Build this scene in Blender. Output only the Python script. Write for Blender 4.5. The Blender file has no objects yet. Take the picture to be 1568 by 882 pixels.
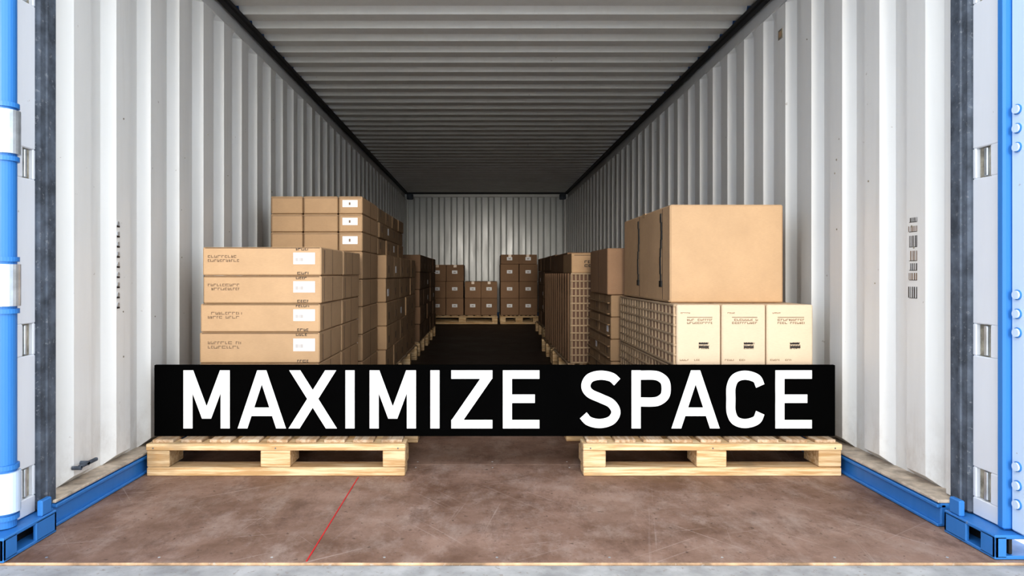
import bpy, bmesh, math, random
from mathutils import Vector, Matrix
random.seed(7)
scene = bpy.context.scene
try:
    scene.view_settings.view_transform = 'Standard'
    scene.view_settings.look = 'Medium High Contrast'
except Exception as e:
    print(e)
F = 1045.0; CH = 0.83

# ---------------------------------------------------------------- materials
def new_mat(name):
    m = bpy.data.materials.new(name); m.use_nodes = True
    nt = m.node_tree
    return m, nt, nt.nodes, nt.links, nt.nodes['Principled BSDF']

def mixrgb(n, l, fac, a, b, mode='MIX'):
    x = n.new('ShaderNodeMix'); x.data_type = 'RGBA'; x.blend_type = mode
    for s, v in ((0, fac), (6, a), (7, b)):
        if hasattr(v, 'links') or isinstance(v, bpy.types.NodeSocket):
            l.new(v, x.inputs[s])
        else:
            x.inputs[s].default_value = v if s == 0 else (*v, 1)
    return x.outputs[2]

def noise(n, l, scale, detail=4, rough=0.6, vec_scale=None):
    tc = n.new('ShaderNodeTexCoord')
    t = n.new('ShaderNodeTexNoise'); t.inputs['Scale'].default_value = scale
    t.inputs['Detail'].default_value = detail; t.inputs['Roughness'].default_value = rough
    if vec_scale:
        mp = n.new('ShaderNodeMapping'); mp.inputs['Scale'].default_value = vec_scale
        l.new(tc.outputs['Object'], mp.inputs[0]); l.new(mp.outputs[0], t.inputs[0])
    else:
        l.new(tc.outputs['Object'], t.inputs[0])
    return t.outputs['Fac']

def ramp(n, l, src, p0, p1, v0=0.0, v1=1.0):
    r = n.new('ShaderNodeMapRange'); l.new(src, r.inputs[0])
    r.inputs[1].default_value = p0; r.inputs[2].default_value = p1
    r.inputs[3].default_value = v0; r.inputs[4].default_value = v1
    return r.outputs[0]

def mul(n, l, a, b):
    x = n.new('ShaderNodeMath'); x.operation = 'MULTIPLY'
    l.new(a, x.inputs[0])
    if isinstance(b, float): x.inputs[1].default_value = b
    else: l.new(b, x.inputs[1])
    return x.outputs[0]

def bump(n, l, b, src, strength=0.2, dist=0.01):
    x = n.new('ShaderNodeBump'); x.inputs['Strength'].default_value = strength
    x.inputs['Distance'].default_value = dist
    l.new(src, x.inputs['Height']); l.new(x.outputs[0], b.inputs['Normal'])

def simple(name, col, rough=0.5, metal=0.0, var=0.12, scale=12, dirt=None, spec=None):
    m, nt, n, l, b = new_mat(name)
    f = noise(n, l, scale)
    lo = tuple(c*(1-var) for c in col); hi = tuple(min(1, c*(1+var)) for c in col)
    c = mixrgb(n, l, ramp(n, l, f, .35, .65), lo, hi)
    if dirt:
        g = noise(n, l, 60, 3, .7)
        c = mixrgb(n, l, ramp(n, l, g, .60, .68, 0, .6), c, dirt)
    l.new(c, b.inputs['Base Color'])
    b.inputs['Roughness'].default_value = rough; b.inputs['Metallic'].default_value = metal
    if spec is not None: b.inputs['Specular IOR Level'].default_value = spec
    return m

def paint(name, col, rough=.4, streak=(.38,.33,.28), grime=True):
    m, nt, n, l, b = new_mat(name)
    s = noise(n, l, 3, 5, .65, (3, 3, .35))
    c = mixrgb(n, l, ramp(n, l, s, .42, .72, 0, .18), col, tuple(x*.76 for x in col))
    if grime:
        st = noise(n, l, 14, 3, .6, (1, 1, .06))
        c = mixrgb(n, l, ramp(n, l, st, .60, .75, 0, .15), c, tuple(x*v for x, v in zip(col, (.66, .60, .52))))
        tc = n.new('ShaderNodeTexCoord'); sp = n.new('ShaderNodeSeparateXYZ')
        l.new(tc.outputs['Object'], sp.inputs[0])
        lowm = ramp(n, l, sp.outputs[2], .38, .08, 0, 1)
        gn = noise(n, l, 9, 6, .75, (1, 1, .5))
        c = mixrgb(n, l, mul(n, l, lowm, ramp(n, l, gn, .45, .70, 0, .5)), c, (.38, .32, .27))
    g = noise(n, l, 24, 3, .55)
    c = mixrgb(n, l, ramp(n, l, g, .735, .755, 0, .6), c, streak)
    l.new(c, b.inputs['Base Color'])
    l.new(ramp(n, l, s, .3, .7, rough-.08, rough+.12), b.inputs['Roughness'])
    bump(n, l, b, noise(n, l, 7, 3), .12, .01)
    return m

def tinted(n, l, c):
    at = n.new('ShaderNodeAttribute'); at.attribute_name = 'tint'
    cb = n.new('ShaderNodeCombineColor')
    for i in range(3): l.new(at.outputs['Fac'], cb.inputs[i])
    return mixrgb(n, l, 1.0, c, cb.outputs[0], 'MULTIPLY')

def cardboard(name, col, var=.1):
    m, nt, n, l, b = new_mat(name)
    f = noise(n, l, 5, 5, .65)
    c = mixrgb(n, l, ramp(n, l, f, .3, .7), tuple(x*(1-var) for x in col), tuple(x*(1+var*.5) for x in col))
    fl = noise(n, l, 60, 2, .5, (1, 1, 6))
    c = mixrgb(n, l, ramp(n, l, fl, .3, .7, 0, .14), c, tuple(x*.6 for x in col))
    l.new(tinted(n, l, c), b.inputs['Base Color'])
    b.inputs['Roughness'].default_value = .8
    b.inputs['Specular IOR Level'].default_value = .25
    bump(n, l, b, fl, .1, .002)
    return m

def wood(name, col, axis=(1, 8, 8)):
    m, nt, n, l, b = new_mat(name)
    f = noise(n, l, 6, 6, .6, axis)
    c = mixrgb(n, l, ramp(n, l, f, .40, .60), tuple(x*v for x, v in zip(col, (.66, .54, .40))), col)
    k = noise(n, l, 5, 3)
    c = mixrgb(n, l, ramp(n, l, k, .58, .7, 0, .6), c, tuple(x*.5 for x in col))
    l.new(tinted(n, l, c), b.inputs['Base Color']); b.inputs['Roughness'].default_value = .75
    bump(n, l, b, f, .35, .004)
    return m

M_WALL = paint('container_wall_paint', (.76, .75, .725), .38)
M_CEIL = paint('container_ceiling_paint', (.78, .76, .71), .5)
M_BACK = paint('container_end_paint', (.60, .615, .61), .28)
M_BLUE = paint('blue_paint', (.04, .20, .52), .42, (.25, .3, .35), False)
M_PALEBLUE = paint('pale_blue_paint', (.58, .70, .86), .38, (.35, .3, .25), False)
M_WHITEST = paint('white_frame_paint', (.72, .74, .78), .4, (.35, .3, .25), False)
M_GASKET = simple('rubber_gasket', (.085, .10, .125), .85, 0, .4, 14, (.25, .26, .28))
M_RUBBER = simple('black_rubber', (.012, .012, .013), .6)
M_LEDGE = simple('dusty_ledge', (.50, .42, .34), .8, 0, .3, 18)
M_STEEL = simple('galvanised_steel', (.62, .66, .70), .35, .7, .15, 20)
M_SLOT = simple('slot_interior', (.30, .27, .21), .7, 0, .4, 30)
M_CARD = cardboard('cardboard', (.49, .325, .192))
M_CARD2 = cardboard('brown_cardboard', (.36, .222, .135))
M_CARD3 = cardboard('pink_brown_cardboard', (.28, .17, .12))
M_BATTEN = cardboard('crate_lattice', (.52, .38, .25))
M_PALE = cardboard('pale_cardboard', (.69, .54, .39), .06)
M_TAPE = simple('packing_tape', (.42, .26, .13), .3)
M_SEAM = simple('dark_seam', (.06, .035, .02), .9)
M_LABEL = simple('paper_label', (.86, .86, .88), .6, 0, .03)
M_INK = simple('printed_ink', (.04, .03, .025), .7)
M_INK2 = simple('faded_ink', (.20, .13, .08), .7)
M_STRAP = simple('black_strap', (.015, .015, .015), .5)
M_WOODX = wood('pallet_wood', (.76, .57, .35), (.8, 12, 12))
M_WOODY = wood('pallet_slat_wood', (.58, .44, .31), (12, .8, 12))
M_BOARD = simple('black_board', (.0015, .0015, .0015), .9, 0, .1, 12, None, .03)
M_WHITE = simple('white_lettering', (.92, .92, .92), .5, 0, .01)
M_RED = simple('red_line', (.62, .015, .02), .6)

def floor_mat(name, k=1.0, sc_amt=1.0):
    m, nt, n, l, b = new_mat(name)
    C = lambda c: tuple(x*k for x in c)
    a = noise(n, l, 2.2, 6, .7); g = noise(n, l, 7, 8, .75, (1, .6, 1))
    c = mixrgb(n, l, ramp(n, l, a, .38, .62), C((.170, .096, .064)), C((.33, .215, .165)))
    c = mixrgb(n, l, ramp(n, l, g, .48, .68, 0, .55), c, C((.43, .335, .285)))
    gg = noise(n, l, 5, 8, .8, (1.3, .7, 1))
    c = mixrgb(n, l, ramp(n, l, gg, .50, .64, 0, .55), c, C((.115, .062, .042)))
    for i, (rz, sc) in enumerate(((.6, .7), (-.9, .9), (1.35, .6), (2.2, .8), (.25, 1.1))):
        tc = n.new('ShaderNodeTexCoord'); mp = n.new('ShaderNodeMapping'); mp.vector_type = 'TEXTURE'
        mp.inputs['Location'].default_value = (i*3.7, i*1.9, 0)
        mp.inputs['Rotation'].default_value = (0, 0, rz); mp.inputs['Scale'].default_value = (1/(1.1*sc), 1/(75*sc), 1)
        t = n.new('ShaderNodeTexNoise'); t.inputs['Scale'].default_value = 1.3; t.inputs['Detail'].default_value = 3
        l.new(tc.outputs['Object'], mp.inputs[0]); l.new(mp.outputs[0], t.inputs[0])
        c = mixrgb(n, l, ramp(n, l, t.outputs['Fac'], .67, .77, 0, .45*sc_amt), c, C((.52, .43, .38)))
    sp = noise(n, l, 45, 3, .6)
    c = mixrgb(n, l, ramp(n, l, sp, .64, .70, 0, .6), c, C((.06, .035, .025)))
    l.new(c, b.inputs['Base Color'])
    l.new(ramp(n, l, a, .3, .7, .5, .7), b.inputs['Roughness'])
    b.inputs['Specular IOR Level'].default_value = .3
    bump(n, l, b, g, .2, .004)
    return m
M_FLOOR = floor_mat('plywood_floor')
M_FLOOR_SHADE = floor_mat('shade_painted_plywood', .2, .4)  # same plywood, colour darkened to paint in the shade deep inside
M_SILL = simple('threshold_steel', (.38, .37, .36), .6, 0, .25, 8, (.22, .17, .13))
M_RUST = simple('rusty_edge', (.46, .30, .18), .8, 0, .5, 10, (.5, .45, .4))
M_CONC = simple('concrete_ground', (.50, .49, .47), .85, 0, .12, 3)

# ---------------------------------------------------------------- builder
class MB:
    def __init__(s):
        s.v = []; s.f = []; s.m = []; s.t = []; s.mats = []
    def mi(s, mat):
        if mat not in s.mats: s.mats.append(mat)
        return s.mats.index(mat)
    def poly(s, pts, mat, tint=1.0):
        k = len(s.v); s.v += [tuple(p) for p in pts]
        s.f.append(tuple(range(k, k+len(pts)))); s.m.append(s.mi(mat)); s.t.append(tint)
    def box(s, x0, x1, y0, y1, z0, z1, mat, b=.003, tint=1.0, rz=0.0):
        cx, cy, cz = (x0+x1)/2, (y0+y1)/2, (z0+z1)/2
        hx, hy, hz = abs(x1-x0)/2, abs(y1-y0)/2, abs(z1-z0)/2
        b = min(b, hx*.45, hy*.45, hz*.45)
        k = len(s.v); idx = {}
        ca, sa = math.cos(rz), math.sin(rz)
        for sx in (-1, 1):
            for sy in (-1, 1):
                for sz in (-1, 1):
                    for a in range(3):
                        p = [sx*(hx-(0 if a == 0 else b)), sy*(hy-(0 if a == 1 else b)), sz*(hz-(0 if a == 2 else b))]
                        idx[(sx, sy, sz, a)] = len(s.v)
                        s.v.append((cx+p[0]*ca-p[1]*sa, cy+p[0]*sa+p[1]*ca, cz+p[2]))
        mi = s.mi(mat)
        def add(*keys):
            s.f.append(tuple(idx[q] for q in keys)); s.m.append(mi); s.t.append(tint)
        for a in range(3):
            o = [i for i in range(3) if i != a]
            for sg in (-1, 1):
                ks = []
                for u, w in ((-1, -1), (1, -1), (1, 1), (-1, 1)):
                    c = [0, 0, 0]; c[a] = sg; c[o[0]] = u; c[o[1]] = w
                    ks.append((c[0], c[1], c[2], a))
                add(*ks)
            for u in (-1, 1):
                for w in (-1, 1):
                    c0 = [0, 0, 0]; c0[a] = -1; c0[o[0]] = u; c0[o[1]] = w
                    c1 = list(c0); c1[a] = 1
                    add((*c0, o[0]), (*c1, o[0]), (*c1, o[1]), (*c0, o[1]))
        for sx in (-1, 1):
            for sy in (-1, 1):
                for sz in (-1, 1):
                    add((sx, sy, sz, 0), (sx, sy, sz, 1), (sx, sy, sz, 2))
    def cyl(s, cx, cy, z0, z1, r, mat, seg=20, axis='z'):
        ring0, ring1 = [], []
        for i in range(seg):
            a = 2*math.pi*i/seg; u, w = r*math.cos(a), r*math.sin(a)
            if axis == 'z': p0, p1 = (cx+u, cy+w, z0), (cx+u, cy+w, z1)
            elif axis == 'x': p0, p1 = (z0, cx+u, cy+w), (z1, cx+u, cy+w)
            else: p0, p1 = (cx+u, z0, cy+w), (cx+u, z1, cy+w)
            ring0.append(p0); ring1.append(p1)
        k = len(s.v); s.v += ring0+ring1; mi = s.mi(mat)
        for i in range(seg):
            j = (i+1) % seg
            s.f.append((k+i, k+j, k+seg+j, k+seg+i)); s.m.append(mi); s.t.append(1)
        s.f.append(tuple(range(k, k+seg))); s.m.append(mi); s.t.append(1)
        s.f.append(tuple(range(k+seg, k+2*seg))); s.m.append(mi); s.t.append(1)
    def front(s, x0, x1, z0, z1, y, mat, d=.0012):
        s.box(x0, x1, y-d, y-.0001, z0, z1, mat, 0.0002)
    def side(s, y0, y1, z0, z1, x, mat, d=.0012):
        s.box(min(x, x+d), max(x, x+d), y0, y1, z0, z1, mat, .0002)
    def textfront(s, x0, x1, z0, z1, y, mat, rows=2, dens=.75):
        rh = (z1-z0)/rows
        for r in range(rows):
            x = x0
            while x < x1:
                w = random.uniform(.35, .9)*rh
                if random.random() < dens:
                    zz = z0+r*rh
                    t = rh*.16
                    k = random.random()
                    s.front(x, x+t, zz+rh*.15, zz+rh*.8, y, mat)
                    if k < .6: s.front(x+t, min(x+w, x1), zz+rh*.62, zz+rh*.8, y, mat)
                    if k > .3: s.front(x+t, min(x+w, x1), zz+rh*.15, zz+rh*.32, y, mat)
                    if k > .7: s.front(x+w-t, x+w, zz+rh*.15, zz+rh*.7, y, mat)
                x += w+rh*.2
    def done(s, name, recalc=True, parent=None):
        me = bpy.data.meshes.new(name); me.from_pydata(s.v, [], s.f)
        for m in s.mats: me.materials.append(m)
        me.polygons.foreach_set('material_index', s.m)
        at = me.attributes.new('tint', 'FLOAT', 'FACE'); at.data.foreach_set('value', [float(x) for x in s.t])
        if recalc:
            bm = bmesh.new(); bm.from_mesh(me)
            bmesh.ops.recalc_face_normals(bm, faces=bm.faces); bm.to_mesh(me); bm.free()
        me.update()
        o = bpy.data.objects.new(name, me); scene.collection.objects.link(o)
        if parent: o.parent = parent
        return o

# ---------------------------------------------------------------- shell
XL, XR = -1.44, 1.555
DEP = .046
Y0, Y1 = 2.27, 12.96
ZC = 2.38
def corrug(y0, y1, pitch, flat_in=.38, slope=.11):
    out = []; y = y0
    out.append((y0, 1))
    y = y0+.10
    while y < y1-.3:
        out += [(y, 1), (y+pitch*slope, 0), (y+pitch*(slope+flat_in), 0), (y+pitch*(2*slope+flat_in), 1)]
        y += pitch
    out.append((y1, 1))
    return out
def side_wall(name, xin, sgn):
    b = MB()
    prof = corrug(Y0, Y1, .278)
    rows = [(.085, 'o'), (.12, 'p'), (2.23, 'p'), (2.275, 'o')]
    grid = []
    for z, k in rows:
        grid.append([(xin+sgn*DEP*(d if k == 'p' else 1), y, z) for y, d in prof])
    for r in range(len(rows)-1):
        for i in range(len(prof)-1):
            b.poly([grid[r][i], grid[r][i+1], grid[r+1][i+1], grid[r+1][i]], M_WALL)
    xo = xin+sgn*DEP
    b.box(min(xo-sgn*.006, xo+sgn*.05), max(xo-sgn*.006, xo+sgn*.05), Y0, Y1, 2.27, 2.36, M_WALL, .004)
    b.box(min(xo+sgn*.05, xo+sgn*.06), max(xo+sgn*.05, xo+sgn*.06), Y0, Y1, .0, 2.42, M_BLUE, .002)
    for _ in range(18):
        k = random.randint(0, 9); yy = Y0+.10+.278*k+.05+random.uniform(0, .06); z = random.uniform(.4, 2.1)
        r = random.uniform(.0025, .005)
        b.cyl(yy, z, xin+sgn*.001, xin-sgn*.0015, r, M_SLOT, 8, 'x')
    return b.done(name, recalc=False)
side_wall('wall_left', XL, -1)
side_wall('wall_right', XR, 1)

b = MB()
x = XL-DEP; pts = [(XL-DEP, 1)]; x += .03
while x < XR-.16:
    pts += [(x, 1), (x+.03, 0), (x+.13, 0), (x+.16, 1)]; x += .235
pts.append((XR+DEP, 1))
for i in range(len(pts)-1):
    (xa, da), (xb, db) = pts[i], pts[i+1]
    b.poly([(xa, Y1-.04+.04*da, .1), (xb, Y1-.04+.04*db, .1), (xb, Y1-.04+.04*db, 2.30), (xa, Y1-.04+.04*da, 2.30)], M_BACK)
b.box(XL-DEP, XR+DEP, Y1-.07, Y1, 2.29, 2.345, M_WALL, .006)
b.box(XL-DEP, XR+DEP, Y1-.06, Y1, 2.345, 2.42, M_RUBBER, .004)
b.box(XL-DEP, XR+DEP, Y1-.05, Y1, 0.002, .11, M_BLUE, .006)
for sx, xx in ((1, XL), (-1, XR)):
    b.box(min(xx-sx*DEP, xx+sx*.03), max(xx-sx*DEP, xx+sx*.03), Y1-.09, Y1-.0, .11, 2.29, M_WALL, .01)
    b.box(min(xx, xx+sx*.12), max(xx, xx+sx*.12), Y1-.14, Y1-.07, 2.24, 2.34, M_GASKET, .01)
b.box(XL-.1, XR+.1, Y1+.01, Y1+.03, 0, 2.42, M_BLUE, .002)
b.done('wall_back', recalc=False)

b = MB(); y = 1.98; P = .232; prof = []
while y < Y1:
    prof += [(y, 0), (y+P*.44, 0), (y+P*.54, 1), (y+P*.90, 1)]; y += P
prof = [p for p in prof if p[0] < Y1]+[(Y1, 0)]
for i in range(len(prof)-1):
    (ya, da), (yb, db) = prof[i], prof[i+1]
    za, zb = ZC+.042*da, ZC+.042*db
    b.poly([(XL-.01, ya, za), (XR+.01, ya, za), (XR+.01, yb, zb), (XL-.01, yb, zb)], M_CEIL)
b.box(XL-.1, XR+.1, 1.98, Y1+.03, 2.43, 2.445, M_BLUE, .002)
b.done('ceiling', recalc=False)
for nm, xx, sg in (('trim_1', XL, 1), ('trim_2', XR, -1)):
    b = MB()
    xa, xb = sorted((xx-sg*.03, xx+sg*.022))
    b.box(xa, xb, Y0, Y1-.15, 2.335, 2.376, M_RUBBER, .01)
    b.done(nm)
b = MB(); b.box(XL-.12, XR+.12, 1.93, 2.10, 2.385, 2.60, M_BLUE, .01); b.box(XL, XR, 2.1, 2.16, 2.385, 2.42, M_GASKET, .005)
b.done('container_door_header')

b = MB()
ys = [1.965, 2.975, 4.175, 5.375, 6.575, 7.775, 8.975, 10.175, 11.375, Y1+.02]
xs = [XL-DEP-.02, XR+DEP+.02]
for i in range(len(ys)-1):
    b.box(xs[0], xs[1], ys[i]+.0012, ys[i+1]-.0012, -.028, 0, M_FLOOR if i < 2 else M_FLOOR_SHADE, .0015)  # panels past the second carry the painted-in shade
b.box(xs[0], xs[1], ys[0], ys[-1], -.06, -.004, M_SEAM, .001)
for i in range(9):
    for yy in (2.0, 2.93, 3.02):
        b.cyl(-1.28+i*.33, yy, -.001, .0006, .004, M_STEEL, 10)
b.done('floor')
b = MB(); b.box(XL-.12, XR+.12, 1.74, 1.958, -.16, -.004, M_SILL, .006)
b.box(XL-.02, XR+.02, 1.958, 1.9645, -.1, .0005, M_RUST, .002)
b.done('trim_3')
b = MB(); b.box(-14, 14, -14, 16, -.22, -.165, M_CONC, .005); b.done('concrete_ground')
b = MB(); b.box(-.5125, -.5085, 1.97, 2.79, .0003, .0018, M_RED, .0005); b.done('red_marking_line')

for nm, xi, xo in (('baseboard_left', -1.40, XL-DEP-.02), ('baseboard_right', 1.49, XR+DEP+.02)):
    b = MB(); s = 1 if xi > xo else -1
    b.box(*sorted((xi-s*.012, xo)), 2.24, Y1-.1, .001, .078, M_BLUE, .004)
    b.box(*sorted((xi, xi-s*.03)), 2.24, Y1-.1, .062, .074, M_BLUE, .004)
    b.box(*sorted((xi, xi-s*.02)), 2.24, Y1-.1, .001, .012, M_BLUE, .004)
    b.box(*sorted((xi-s*.004, xo)), 2.24, Y1-.1, .078, .088, M_LEDGE, .003)
    b.done(nm)

def post(sgn, xw, yg0, yg1, yp0, yb0):
    b = MB()
    def X(a, c): return sorted((xw+sgn*a, xw+sgn*c))
    ztop = 2.38
    b.box(*X(.02, .12), yb0, 2.275, .075, ztop, M_WHITEST, .005)
    b.box(*X(.012, .05), yg1-.002, 2.30, .09, ztop, M_WALL, .004)
    b.box(*X(-.012, .03), yg0, yg1, .075, ztop, M_GASKET, .006)
    b.box(*X(-.017, .0), yg0+.03, yg0+.045, .075, ztop, M_GASKET, .004)
    slots = [(0.13, .225), (.575, .675), (1.13, 1.225), (1.68, 1.78)]
    zc = .075
    ym0, ym1 = yp0+(yg0-yp0)*.32, yp0+(yg0-yp0)*.86
    for s0, s1 in slots:
        b.box(*X(0, .03), yp0, yg0, zc, s0, M_WHITEST, .003)
        b.box(*X(0, .03), yp0, ym0, s0, s1, M_WHITEST, .003)
        b.box(*X(0, .03), ym1, yg0, s0, s1, M_WHITEST, .003)
        b.box(*X(.012, .028), ym0, ym1, s0, s1, M_SLOT, .002)
        b.box(*X(.004, .014), ym0+(ym1-ym0)*.3, ym0+(ym1-ym0)*.55, s0+.004, s1-.004, M_STEEL, .002)
        zc = s1
    b.box(*X(0, .03), yp0, yg0, zc, ztop, M_WHITEST, .003)
    return b, X
b, X = post(-1, -1.425, 2.172, 2.262, 2.085, 1.99)
b.cyl(-1.437, 2.045, .075, 2.38, .034, M_BLUE, 28)
b.box(-1.50, -1.43, 1.93, 2.07, .075, 2.38, M_BLUE, .008)
for z0, z1 in ((1.19, 1.32), (.735, .86), (.12, .24), (1.75, 1.88)):
    b.cyl(-1.434, 2.045, z0, z1, .041, M_PALEBLUE if z0 < .2 else M_STEEL, 28)
    b.box(-1.46, -1.421, 2.05, 2.10, z0+.01, z1-.01, M_STEEL, .004)
    b.cyl(-1.434, 2.045, z0-.022, z0-.008, .038, M_BLUE, 28)
    b.cyl(-1.434, 2.045, z1+.008, z1+.022, .038, M_BLUE, 28)
postL = b.done('container_corner_post')
b, X = post(1, 1.545, 2.155, 2.245, 2.045, 1.99)
b.box(1.535, 1.60, 2.012, 2.042, .075, 2.38, M_BLUE, .006)
b.box(1.555, 1.62, 1.93, 2.012, .075, 2.38, M_PALEBLUE, .006)
for z0 in (.16, .66, 1.2, 1.75):
    for k in range(3):
        b.cyl(1.985, z0+.055*k, 1.551, 1.556, .015, M_BLUE, 20, 'x')
        b.cyl(1.985, z0+.055*k, 1.546, 1.552, .0125, M_PALEBLUE, 20, 'x')
postR = b.done('container_corner_post')

def casting(name, xi, xo, y0, y1, zt, parent):
    b = MB(); x0, x1 = sorted((xi, xo)); s = 1 if xi > xo else -1
    t = .012
    b.box(x0, x1, y0, y1, zt-t, zt, M_BLUE, .004)
    b.box(x0, x1, y0, y1, .001, t, M_BLUE, .004)
    a, c = sorted((xi, xi-s*t))
    b.box(a, c, y0, y0+.06, .005, zt-.004, M_BLUE, .004)
    b.box(a, c, y1-.10, y1, .005, zt-.004, M_BLUE, .004)
    b.box(x0, x1, y1-t, y1, .005, zt-.004, M_BLUE, .004)
    b.box(x0, x0+.035, y0, y0+t, .005, zt-.004, M_BLUE, .004)
    b.box(x1-.03, x1, y0, y0+t, .005, zt-.004, M_BLUE, .004)
    b.box(*sorted((xi-s*.05, xi-s*.06)), y0+t, y1-t, t, zt-t, M_RUBBER, .002)
    b.box(*sorted((xi-s*.002, xi-s*.02)), y1-.07, y1-.02, zt, zt+.05, M_BLUE, .004)
    b.done(name, parent=parent)
casting('corner_casting', -1.375, -1.53, 1.955, 2.20, .072, postL)
casting('corner_casting', 1.485, 1.64, 1.98, 2.20, .072, postR)

def door(name, x, sgn, mat):
    b = MB()
    x0, x1 = sorted((x, x+sgn*.03))
    b.box(x0, x1, .78, 1.92, .03, .13, M_BLUE, .006); b.box(x0, x1, .78, 1.92, 2.25, 2.36, M_BLUE, .006)
    b.box(x0, x1, .78, .86, .13, 2.25, M_BLUE, .006); b.box(x0, x1, 1.84, 1.92, .13, 2.25, mat, .006)
    for i in range(4):
        ya = .86+i*.245
        b.box(x0+.004, x1-.004, ya, ya+.15, .13, 2.25, mat, .004)
        xs_ = sorted((x+sgn*.02, x+sgn*.05))
        b.box(xs_[0], xs_[1], ya+.145, ya+.25, .13, 2.25, mat, .008)
    for ya in (1.05, 1.55):
        b.cyl(x+sgn*.075, ya, .0, 2.4, .016, M_STEEL, 16)
        for z in (.3, 1.0, 1.9):
            b.box(*sorted((x+sgn*.03, x+sgn*.1)), ya-.03, ya+.03, z, z+.06, M_STEEL, .004)
    b.done(name)
door('door_1', -1.56, -1, M_BLUE)
door('door_2', 1.63, 1, M_PALEBLUE)

rib = lambda k: Y0+.10+.278*k+.278*.11
b = MB()
# rivets sit on the second rib
yy = rib(1)-.0+.012
for i in range(9):
    z = 1.03-i*.040
    b.cyl(yy, z, XL-.004, XL+.003, .0085, M_STEEL, 12, 'x')
    b.side(yy-.010, yy+.010, z-.015, z-.008, XL+.0005, M_INK, .0014)
b.done('rivet_row')
b = MB()
yl = rib(0)+.04
b.cyl(yl, .155, XL-.004, XL+.03, .008, M_GASKET, 12, 'x')
b.box(XL+.018, XL+.03, yl-.05, yl+.06, .148, .160, M_GASKET, .004)
b.cyl(yl-.046, .150, XL-.002, XL+.03, .007, M_GASKET, 12, 'x')
b.done('lashing_hook')
b = MB()
yb = rib(0)+.045
for i, (za, zb) in enumerate([(1.02, 1.035), (.985, 1.005), (.93, .97), (.88, .915), (.845, .87), (.81, .835), (.745, .785)]):
    yy = yb
    while yy < yb+.045:
        w = random.uniform(.002, .006)
        b.side(yy, yy+w, za, zb, XR-.0002, M_INK2 if i % 2 else M_INK, -.0008); yy += w+random.uniform(.004, .008)
    b.side(yb, yb+.045, za-.002, za, XR-.0002, M_INK, -.0008)
b.done('stencilled_marking')
b = MB()
yt = rib(4)+.03
b.side(yt, yt+.05, 2.06, 2.11, XR-.0002, M_SLOT, -.003)
b.side(yt+.01, yt+.04, 2.07, 2.10, XR-.0032, M_TAPE, -.001)
b.done('inspection_tag')

# ---------------------------------------------------------------- pallets
def pallet(x0, x1, y0, y1, tint=1.0):
    b = MB(); w = x1-x0; d = y1-y0
    R = lambda: tint*random.uniform(.82, 1.06)
    bw = .095
    ysr = [y0+.0, y0+d/2-bw/2, y1-bw]
    for i, ya in enumerate(ysr):
        b.box(x0, x1, ya, ya+bw, .106, .133, M_WOODX, .003, R())
        b.box(x0+.002, x1-.002, ya+.003, ya+bw, .001, .036, M_WOODX, .003, R())
        for xa in (x0, x0+w/2-.065, x1-bw):
            wd = bw if xa != x0+w/2-.065 else .125
            b.box(xa+.001, xa+wd-.001, ya+.006, ya+max(bw, .14) if i == 0 else ya+bw, .037, .105, M_WOODX, .003, R())
    n = 9; sw = w/n
    for i in range(n):
        b.box(x0+i*sw+.016, x0+(i+1)*sw-.016, y0+.022, y1-.004, .133, .146, M_WOODY, .002, R())
    for xa in (x0+.03, x0+w/2, x1-.03):
        for ya in ysr:
            b.cyl(xa, .116, ya-.0015, ya+.002, .003, M_GASKET, 8, 'y')
    return b.done('wooden_pallet')
pallet(-1.385, -.32, 2.80, 4.0)
pallet(.41, 1.474, 2.80, 4.06)
for ya, yb_ in ((4.06, 5.28), (5.36, 6.68), (6.9, 8.0), (8.06, 9.2)):
    pallet(-1.385, -.64, ya, yb_, .95)
pallet(.74, 1.47, 4.24, 5.12, .95)
pallet(.63, 1.44, 5.2, 6.3, .95); pallet(.63, 1.44, 6.36, 7.42, .95)
pallet(.76, 1.44, 7.6, 8.75, .9); pallet(.76, 1.44, 8.8, 10.0, .9)
pallet(-.93, .24, 11.35, 12.2); pallet(.28, .92, 11.35, 12.2)

# ---------------------------------------------------------------- cartons
def carton(b, x0, x1, y0, y1, z0, z1, mat, tint=None, tape=True, side=0, rz=0):
    t = tint if tint else random.uniform(.88, 1.08)
    g = .0025
    b.box(x0+g, x1-g, y0+g, y1-g, z0+.0012, z1-.0012, mat, .005, t, rz)
    if tape:
        cx = (x0+x1)/2
        b.box(cx-.025, cx+.025, y0+g-.0005, y1-g+.0005, z1-.0012-.0005, z1-.0006, M_TAPE, .0002)
        b.box(cx-.025, cx+.025, y0+g-.0006, y0+g+.001, z1-.045, z1-.001, M_TAPE, .0002)
    if side:
        xx = x1-g if side > 0 else x0+g
        cy = (y0+y1)/2
        b.side(cy-.0015, cy+.0015, z0+.006, z1-.006, xx, M_SEAM, side*.0008)

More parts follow.
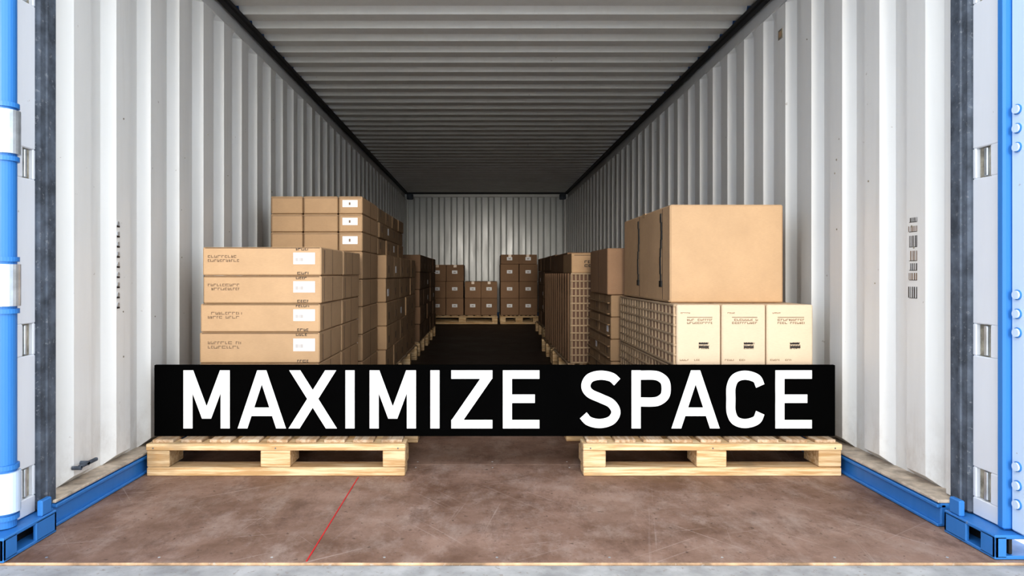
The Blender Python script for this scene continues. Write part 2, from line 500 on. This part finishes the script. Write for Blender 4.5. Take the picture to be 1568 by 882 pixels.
LZ = [.146, .291, .437, .5745, .7008, .824, .9506]
b = MB()
for i in range(6):
    k = i/5
    xa, xb = -1.257+.023*k, -.722+.013*k
    for j, (ya, yb_) in enumerate(((3.0, 3.455), (3.47, 3.93))):
        o = random.uniform(-.004, .004)
        carton(b, xa+o, xb+o*.5, ya, yb_, LZ[i], LZ[i+1], M_CARD, random.uniform(.95, 1.08)*(1 if j == 0 else .88), False, 1)
        b.side(ya+.05, ya+.06, LZ[i]+.01, LZ[i+1]-.012, xb-.001, M_INK2, .0012)
    y = 3.0+.0025; z0, z1 = LZ[i], LZ[i+1]; h = z1-z0
    px = lambda p: (p-740)*3.0/F
    b.front(px(449), px(482), z0+h*.40, z0+h*.80, y, M_LABEL)
    for q in range(7):
        b.front(px(453+q*1.6), px(453.8+q*1.6), z0+h*.5, z0+h*.62, y-.0012, M_INK2, .0005)
    b.textfront(px(318), px(366), z0+h*.46, z0+h*.74, y, M_INK2, 2, .95)
    b.textfront(px(453), px(470), z1-.018, z1-.003, y, M_INK, 1, 1)
    b.textfront(px(455), px(472), z0+.003, z0+.02, y, M_INK, 1, 1)
    b.front(xa+.01, xb-.01, z1-.006, z1-.0035, y, M_SEAM)
b.done('cardboard_box_stack')

b = MB(); TZ = [.146, .31, .47, .635, .80, .966, 1.082, 1.190, 1.295]
cx = [-1.267, -1.0735, -.864, -.717]
for i in range(8):
    for c in range(3):
        carton(b, cx[c], cx[c+1], 4.06, 4.64, TZ[i], TZ[i+1], M_CARD, random.uniform(.84, .96), False, 1 if c == 2 else 0)
    z0, z1 = TZ[i], TZ[i+1]; h = z1-z0
    y = 4.0625
    b.front(-.838, -.748, z0+h*.38, z0+h*.78, y, M_LABEL)
    b.front(-.80, -.79, z0+h*.5, z0+h*.65, y-.0015, M_INK2)
    b.front(cx[0]+.01, cx[3]-.01, z1-.012, z1-.009, y, M_INK2)
    for c in range(3):
        b.front(cx[c]+.008, cx[c]+.011, z0+.008, z1-.01, y, M_INK2)
b.done('cardboard_box_stack')

def bulk(name, X, Yc, Zc, mat, side, tl=.8, th=1.05, tape=False, labels=0):
    b = MB()
    for a in range(len(X)-1):
        for c in range(len(Yc)-1):
            for k in range(len(Zc)-1):
                e = random.uniform(-.006, .006)
                sd = side if ((side > 0 and a == len(X)-2) or (side < 0 and a == 0)) else 0
                carton(b, X[a]+e, X[a+1]+e, Yc[c], Yc[c+1], Zc[k], Zc[k+1], mat, random.uniform(tl, th), tape and k == len(Zc)-2, sd)
                if sd:
                    xx = (X[a+1]-.0025+e) if side > 0 else (X[a]+.0025+e)
                    ym = Yc[c]+(Yc[c+1]-Yc[c])*.2
                    b.side(ym, ym+.06, Zc[k]+.04, Zc[k]+.09, xx, M_LABEL if random.random() < .15 else M_INK2, side*.0012)
                if labels and c == 0:
                    mx = (X[a]+X[a+1])/2; mz = Zc[k]+(Zc[k+1]-Zc[k])*.55
                    b.front(mx-.045, mx+.045, mz-.025, mz+.03, Yc[0]+.0025, M_LABEL)
                    b.front(mx-.02, mx+.02, mz-.005, mz+.005, Yc[0]+.001, M_INK2)
    return b, name
def lin(a, b_, n): return [a+(b_-a)*i/n for i in range(n+1)]
b, n_ = bulk('cardboard_box_stack', [-1.34, -1.0, -.665], lin(4.68, 6.66, 5), lin(.146, .964, 5), M_CARD, 1, .85, 1.0)
b.done(n_)
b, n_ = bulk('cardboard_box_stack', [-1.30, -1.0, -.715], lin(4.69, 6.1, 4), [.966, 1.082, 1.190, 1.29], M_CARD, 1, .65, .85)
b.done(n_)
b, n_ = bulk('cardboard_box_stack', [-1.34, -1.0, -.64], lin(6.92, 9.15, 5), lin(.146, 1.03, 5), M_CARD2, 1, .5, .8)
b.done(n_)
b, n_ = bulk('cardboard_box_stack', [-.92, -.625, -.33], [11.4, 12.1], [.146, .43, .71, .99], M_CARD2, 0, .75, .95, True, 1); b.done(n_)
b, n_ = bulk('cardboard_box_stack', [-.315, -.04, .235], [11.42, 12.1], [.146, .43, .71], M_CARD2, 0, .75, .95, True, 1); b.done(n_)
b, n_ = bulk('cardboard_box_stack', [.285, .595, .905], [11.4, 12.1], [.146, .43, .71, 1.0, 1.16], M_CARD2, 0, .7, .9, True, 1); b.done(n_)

b = MB()
pc = [.849, 1.047, 1.245, 1.453]
for k, (z0, z1) in enumerate(((.146, .42), (.423, .697))):
    for c in range(3):
        carton(b, pc[c], pc[c+1], 3.0, 3.5, z0, z1, M_PALE, random.uniform(.96, 1.06), False)
        y = 3.0025; x0 = pc[c]; w = pc[c+1]-x0; h = z1-z0
        b.textfront(x0+w*.24, x0+w*.8, z0+h*.68, z0+h*.78, y, M_INK2, 2, .95)
        b.front(x0+w*.24, x0+w*.8, z0+h*.79, z0+h*.80, y, M_INK2)
        b.textfront(x0+w*.50, x0+w*.72, z0+h*.28, z0+h*.40, y, M_INK, 3, 1)
        b.front(x0+w*.50, x0+w*.72, z0+h*.30, z0+h*.335, y, M_INK)
        b.front(x0+w*.50, x0+w*.70, z0+h*.36, z0+h*.385, y, M_INK)
        b.textfront(x0+w*.08, x0+w*.28, z0+h*.09, z0+h*.13, y, M_INK2, 1, 1)
        b.textfront(x0+w*.40, x0+w*.52, z0+h*.09, z0+h*.13, y, M_INK2, 1, 1)
        b.textfront(x0+w*.10, x0+w*.30, z0+h*.85, z0+h*.88, y, M_INK2, 1, .9)
    for ya, yb_ in ((3.51, 3.85), (3.86, 4.2)):
        for c in range(3):
            carton(b, pc[c]+.006, pc[c+1], ya, yb_, z0, z1, M_CARD3, random.uniform(.85, 1), False)
    b.side(3.02, 3.49, z0+.01, z1-.01, pc[0]+.0015, M_CARD3, -.001)
    nz = 6
    for i in range(nz+1):
        z = z0+(z1-z0-.012)*i/nz+.002
        b.box(pc[0]-.010, pc[0]+.004, 3.012, 4.195, z, z+.010, M_BATTEN, .002, random.uniform(.8, 1))
    for i in range(19):
        ya = 3.02+i*.064
        b.box(pc[0]-.008, pc[0]+.004, ya, ya+.014, z0+.004, z1-.004, M_BATTEN, .002, random.uniform(.7, .95))
b.done('cardboard_carton_stack')

b = MB()
x0, x1, y0, y1, z0, z1 = .862, 1.385, 3.15, 4.17, .6985, 1.152
b.box(x0, x1, y0, y1, z0, z1, M_CARD, .007, 1.08)
b.box(x0-.0008, x1+.0008, (y0+y1)/2-.03, (y0+y1)/2+.03, z1-.02, z1+.001, M_TAPE, .0005)
b.box(x0-.004, x1+.003, y0+.01, y1-.01, z0+.002, z0+.012, M_CARD, .003, .8)
for ys_, ww in ((3.30, .018), (3.78, .016)):
    zs = lin(z0+.09, z1-.03, 8)
    for i in range(8):
        b.box(x0-.004, x0+.001, ys_+.012*math.sin(i*.9), ys_+ww+.012*math.sin(i*.9), zs[i], zs[i+1]+.002, M_STRAP, .001)
    b.box(x0-.006, x0+.001, ys_-.01, ys_+.03, z0+.07, z0+.10, M_STRAP, .002)
    b.side(ys_-.02, ys_-.016, z0+.01, z1-.008, x0, M_SEAM, -.001)
b.side(y0+.02, y0+.024, z0+.01, z1-.01, x0, M_INK2, -.001)
b.done('large_cardboard_box')

b, n_ = bulk('cardboard_box_stack', [.79, 1.1, 1.42], lin(4.26, 5.1, 2), lin(.146, .70, 4), M_CARD, -1, .7, .9)
for i in range(8):
    z = .17+i*.068
    b.box(.776, .792, 4.27, 5.09, z, z+.008, M_CARD, .002, .6)
b.done(n_)
b = MB(); carton(b, .775, 1.25, 4.27, 4.95, .7005, .995, M_CARD2, .95, True, -1); b.done('cardboard_box')

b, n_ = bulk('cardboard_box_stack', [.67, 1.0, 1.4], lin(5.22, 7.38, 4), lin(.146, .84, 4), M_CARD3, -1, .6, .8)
b.side(5.23, 5.24, .15, .83, .67, M_BATTEN, -.004)
for i in range(9):
    x = .672+i*.03
    b.box(x, x+.010, 5.208, 5.222, .15, .838, M_BATTEN, .002, random.uniform(.85, 1))
for i in range(13):
    z = .15+i*.0565
    b.box(.668, .93, 5.204, 5.216, z, z+.012, M_BATTEN, .002, random.uniform(.85, 1))
for j in range(12):
    b.box(.655, .672, 5.30+j*.175, 5.33+j*.175, .15, .838, M_CARD2, .002, .6)
b.done(n_)
b = MB(); x0, x1, y0, y1, z0, z1 = .675, .95, 5.22, 5.75, .8415, .99; t = .006
b.box(x0, x1, y0, y1, z0, z0+t, M_CARD, .001); b.box(x0, x0+t, y0, y1, z0+t, z1, M_CARD, .001); b.box(x1-t, x1, y0, y1, z0+t, z1, M_CARD, .001)
b.box(x0+t, x1-t, y0, y0+t, z0+t, z1, M_CARD, .001, 1.05); b.box(x0+t, x1-t, y1-t, y1, z0+t, z1, M_CARD, .001)
b.box(x0+.02, x1-.02, y0+.02, y1-.02, z0+.01, z1-.03, M_CARD3, .01, .7)
b.textfront(x0+.1, x1-.06, z0+.04, z0+.10, y0, M_INK, 2, .9)
b.front(x0+.02, x1-.02, z1-.016, z1-.012, y0, M_SEAM)
b.done('open_cardboard_box')
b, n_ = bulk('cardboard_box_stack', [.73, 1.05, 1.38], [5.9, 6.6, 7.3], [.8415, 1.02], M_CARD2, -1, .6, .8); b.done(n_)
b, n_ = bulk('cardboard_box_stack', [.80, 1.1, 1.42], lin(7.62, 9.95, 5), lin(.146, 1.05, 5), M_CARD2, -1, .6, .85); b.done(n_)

# ---------------------------------------------------------------- sign
SY = 2.88
def S(px, py): return ((px-740)*SY/F, CH-(py-420)*SY/F)
b = MB()
xa, zt = S(236, 559); xb, _ = S(1279, 559)
zb = .1465
b.box(xa, xb, SY, SY+.018, zb, zt, M_BOARD, .002)
lay = [0]
def lp(pts):
    lay[0] += 1; d = .0015+.00012*(lay[0] % 5)
    P2 = [S(*p) for p in pts]
    k = [(x, SY-d, z) for x, z in P2]; kb = [(x, SY+.001, z) for x, z in P2]
    b.poly(k, M_WHITE)
    for i in range(len(k)):
        j = (i+1) % len(k); b.poly([k[i], k[j], kb[j], kb[i]], M_WHITE)
def rect(x0, y0, x1, y1): lp([(x0, y0), (x1, y0), (x1, y1), (x0, y1)])
T, B = 567, 656
def M_(x0, x1):
    c = (x0+x1)/2
    rect(x0, T, x0+14, B); rect(x1-14, T, x1, B)
    lp([(x0+1, T), (x0+15, T), (c+7, 641), (c-7, 641)]); lp([(x1-15, T), (x1-1, T), (c+7, 641), (c-7, 641)])
def A_(x0, x1):
    c = (x0+x1)/2
    lp([(x0, B), (x0+15, B), (c+7, T), (c-7, T)]); lp([(x1-15, B), (x1, B), (c+7, T), (c-7, T)])
    rect(x0+15, 624, x1-15, 637)
def X_(x0, x1):
    lp([(x0+1, T), (x0+18, T), (x1, B), (x1-17, B)]); lp([(x1-18, T), (x1-1, T), (x0+17, B), (x0, B)])
def I_(x0, x1): rect(x0, T, x1, B)
def Z_(x0, x1):
    rect(x0, T, x1, T+13); rect(x0, B-13, x1, B); lp([(x1-18, T+12), (x1, T+12), (x0+18, B-12), (x0, B-12)])
def E_(x0, x1):
    rect(x0, T, x0+14, B); rect(x0, T, x1, T+13); rect(x0, 604, x1-7, 617); rect(x0, B-13, x1, B)
def thick(pts, w=14, n=8):
    P_ = [Vector(p) for p in pts]; P_ = [P_[0]*2-P_[1]]+P_+[P_[-1]*2-P_[-2]]
    path = []
    for i in range(1, len(P_)-2):
        for s_ in range(n):
            t = s_/n; a, q, r, d = P_[i-1], P_[i], P_[i+1], P_[i+2]
            path.append(.5*((2*q)+(r-a)*t+(2*a-5*q+4*r-d)*t*t+(3*q-a-3*r+d)*t**3))
    path.append(P_[-2])
    L, Rr = [], []
    for i, p in enumerate(path):
        d = path[min(i+1, len(path)-1)]-path[max(i-1, 0)]
        nrm = Vector((-d.y, d.x)).normalized()*w/2
        L.append(p+nrm); Rr.append(p-nrm)
    dd = .0016
    for i in range(len(path)-1):
        q = [S(*L[i]), S(*L[i+1]), S(*Rr[i+1]), S(*Rr[i])]
        b.poly([(x, SY-dd, z) for x, z in q], M_WHITE)
        for e, f_ in ((0, 1), (3, 2)):
            b.poly([(q[e][0], SY-dd, q[e][1]), (q[f_][0], SY-dd, q[f_][1]), (q[f_][0], SY, q[f_][1]), (q[e][0], SY, q[e][1])], M_WHITE)
M_(281, 352); A_(364, 438); X_(442, 516); I_(529, 543); M_(566, 637); I_(659, 673); Z_(691, 754); E_(770, 826)
thick([(945, 585), (936, 577.5), (919, 574.5), (903, 579), (897, 591), (903, 602), (920, 610), (936, 618), (943, 631), (936, 643.5), (919, 648.5), (902, 645), (893, 636)])
rect(967, T, 981, B)
thick([(980, 574.5), (1000, 574.5), (1010, 577), (1018, 584), (1020, 595), (1018, 606), (1010, 613), (1000, 615.5), (980, 615.5)])
A_(1028, 1102)
thick([(1164, 591), (1158, 579.5), (1141, 574.5), (1126, 579), (1119.5, 592), (1119, 611), (1119.5, 631), (1126, 644), (1141, 648.5), (1158, 643.5), (1164, 632)])
E_(1187, 1243)
b.done('lettered_sign_board', recalc=False)

# ---------------------------------------------------------------- lights
w = bpy.data.worlds.new('sky'); scene.world = w; w.use_nodes = True
n = w.node_tree.nodes; l = w.node_tree.links
bg = n['Background']; bg.inputs[0].default_value = (.90, .95, 1, 1); bg.inputs[1].default_value = 2.95
sd = bpy.data.lights.new('sun', 'SUN'); sd.energy = 1.8; sd.angle = math.radians(18); sd.color = (1, .93, .82)
so = bpy.data.objects.new('sun', sd); scene.collection.objects.link(so)
dv = Vector((.02, 1, -.12)); so.rotation_euler = dv.to_track_quat('-Z', 'Y').to_euler(); so.location = (0, -8, 5)

cam = bpy.data.cameras.new('camera'); co = bpy.data.objects.new('camera', cam); scene.collection.objects.link(co)
co.location = (0, 0, CH); co.rotation_euler = (math.radians(90), 0, 0)
cam.sensor_width = 36; cam.lens = 36*F/1568; cam.shift_x = 44/1568; cam.shift_y = -21/1568
cam.clip_start = .05; cam.clip_end = 200
scene.camera = co
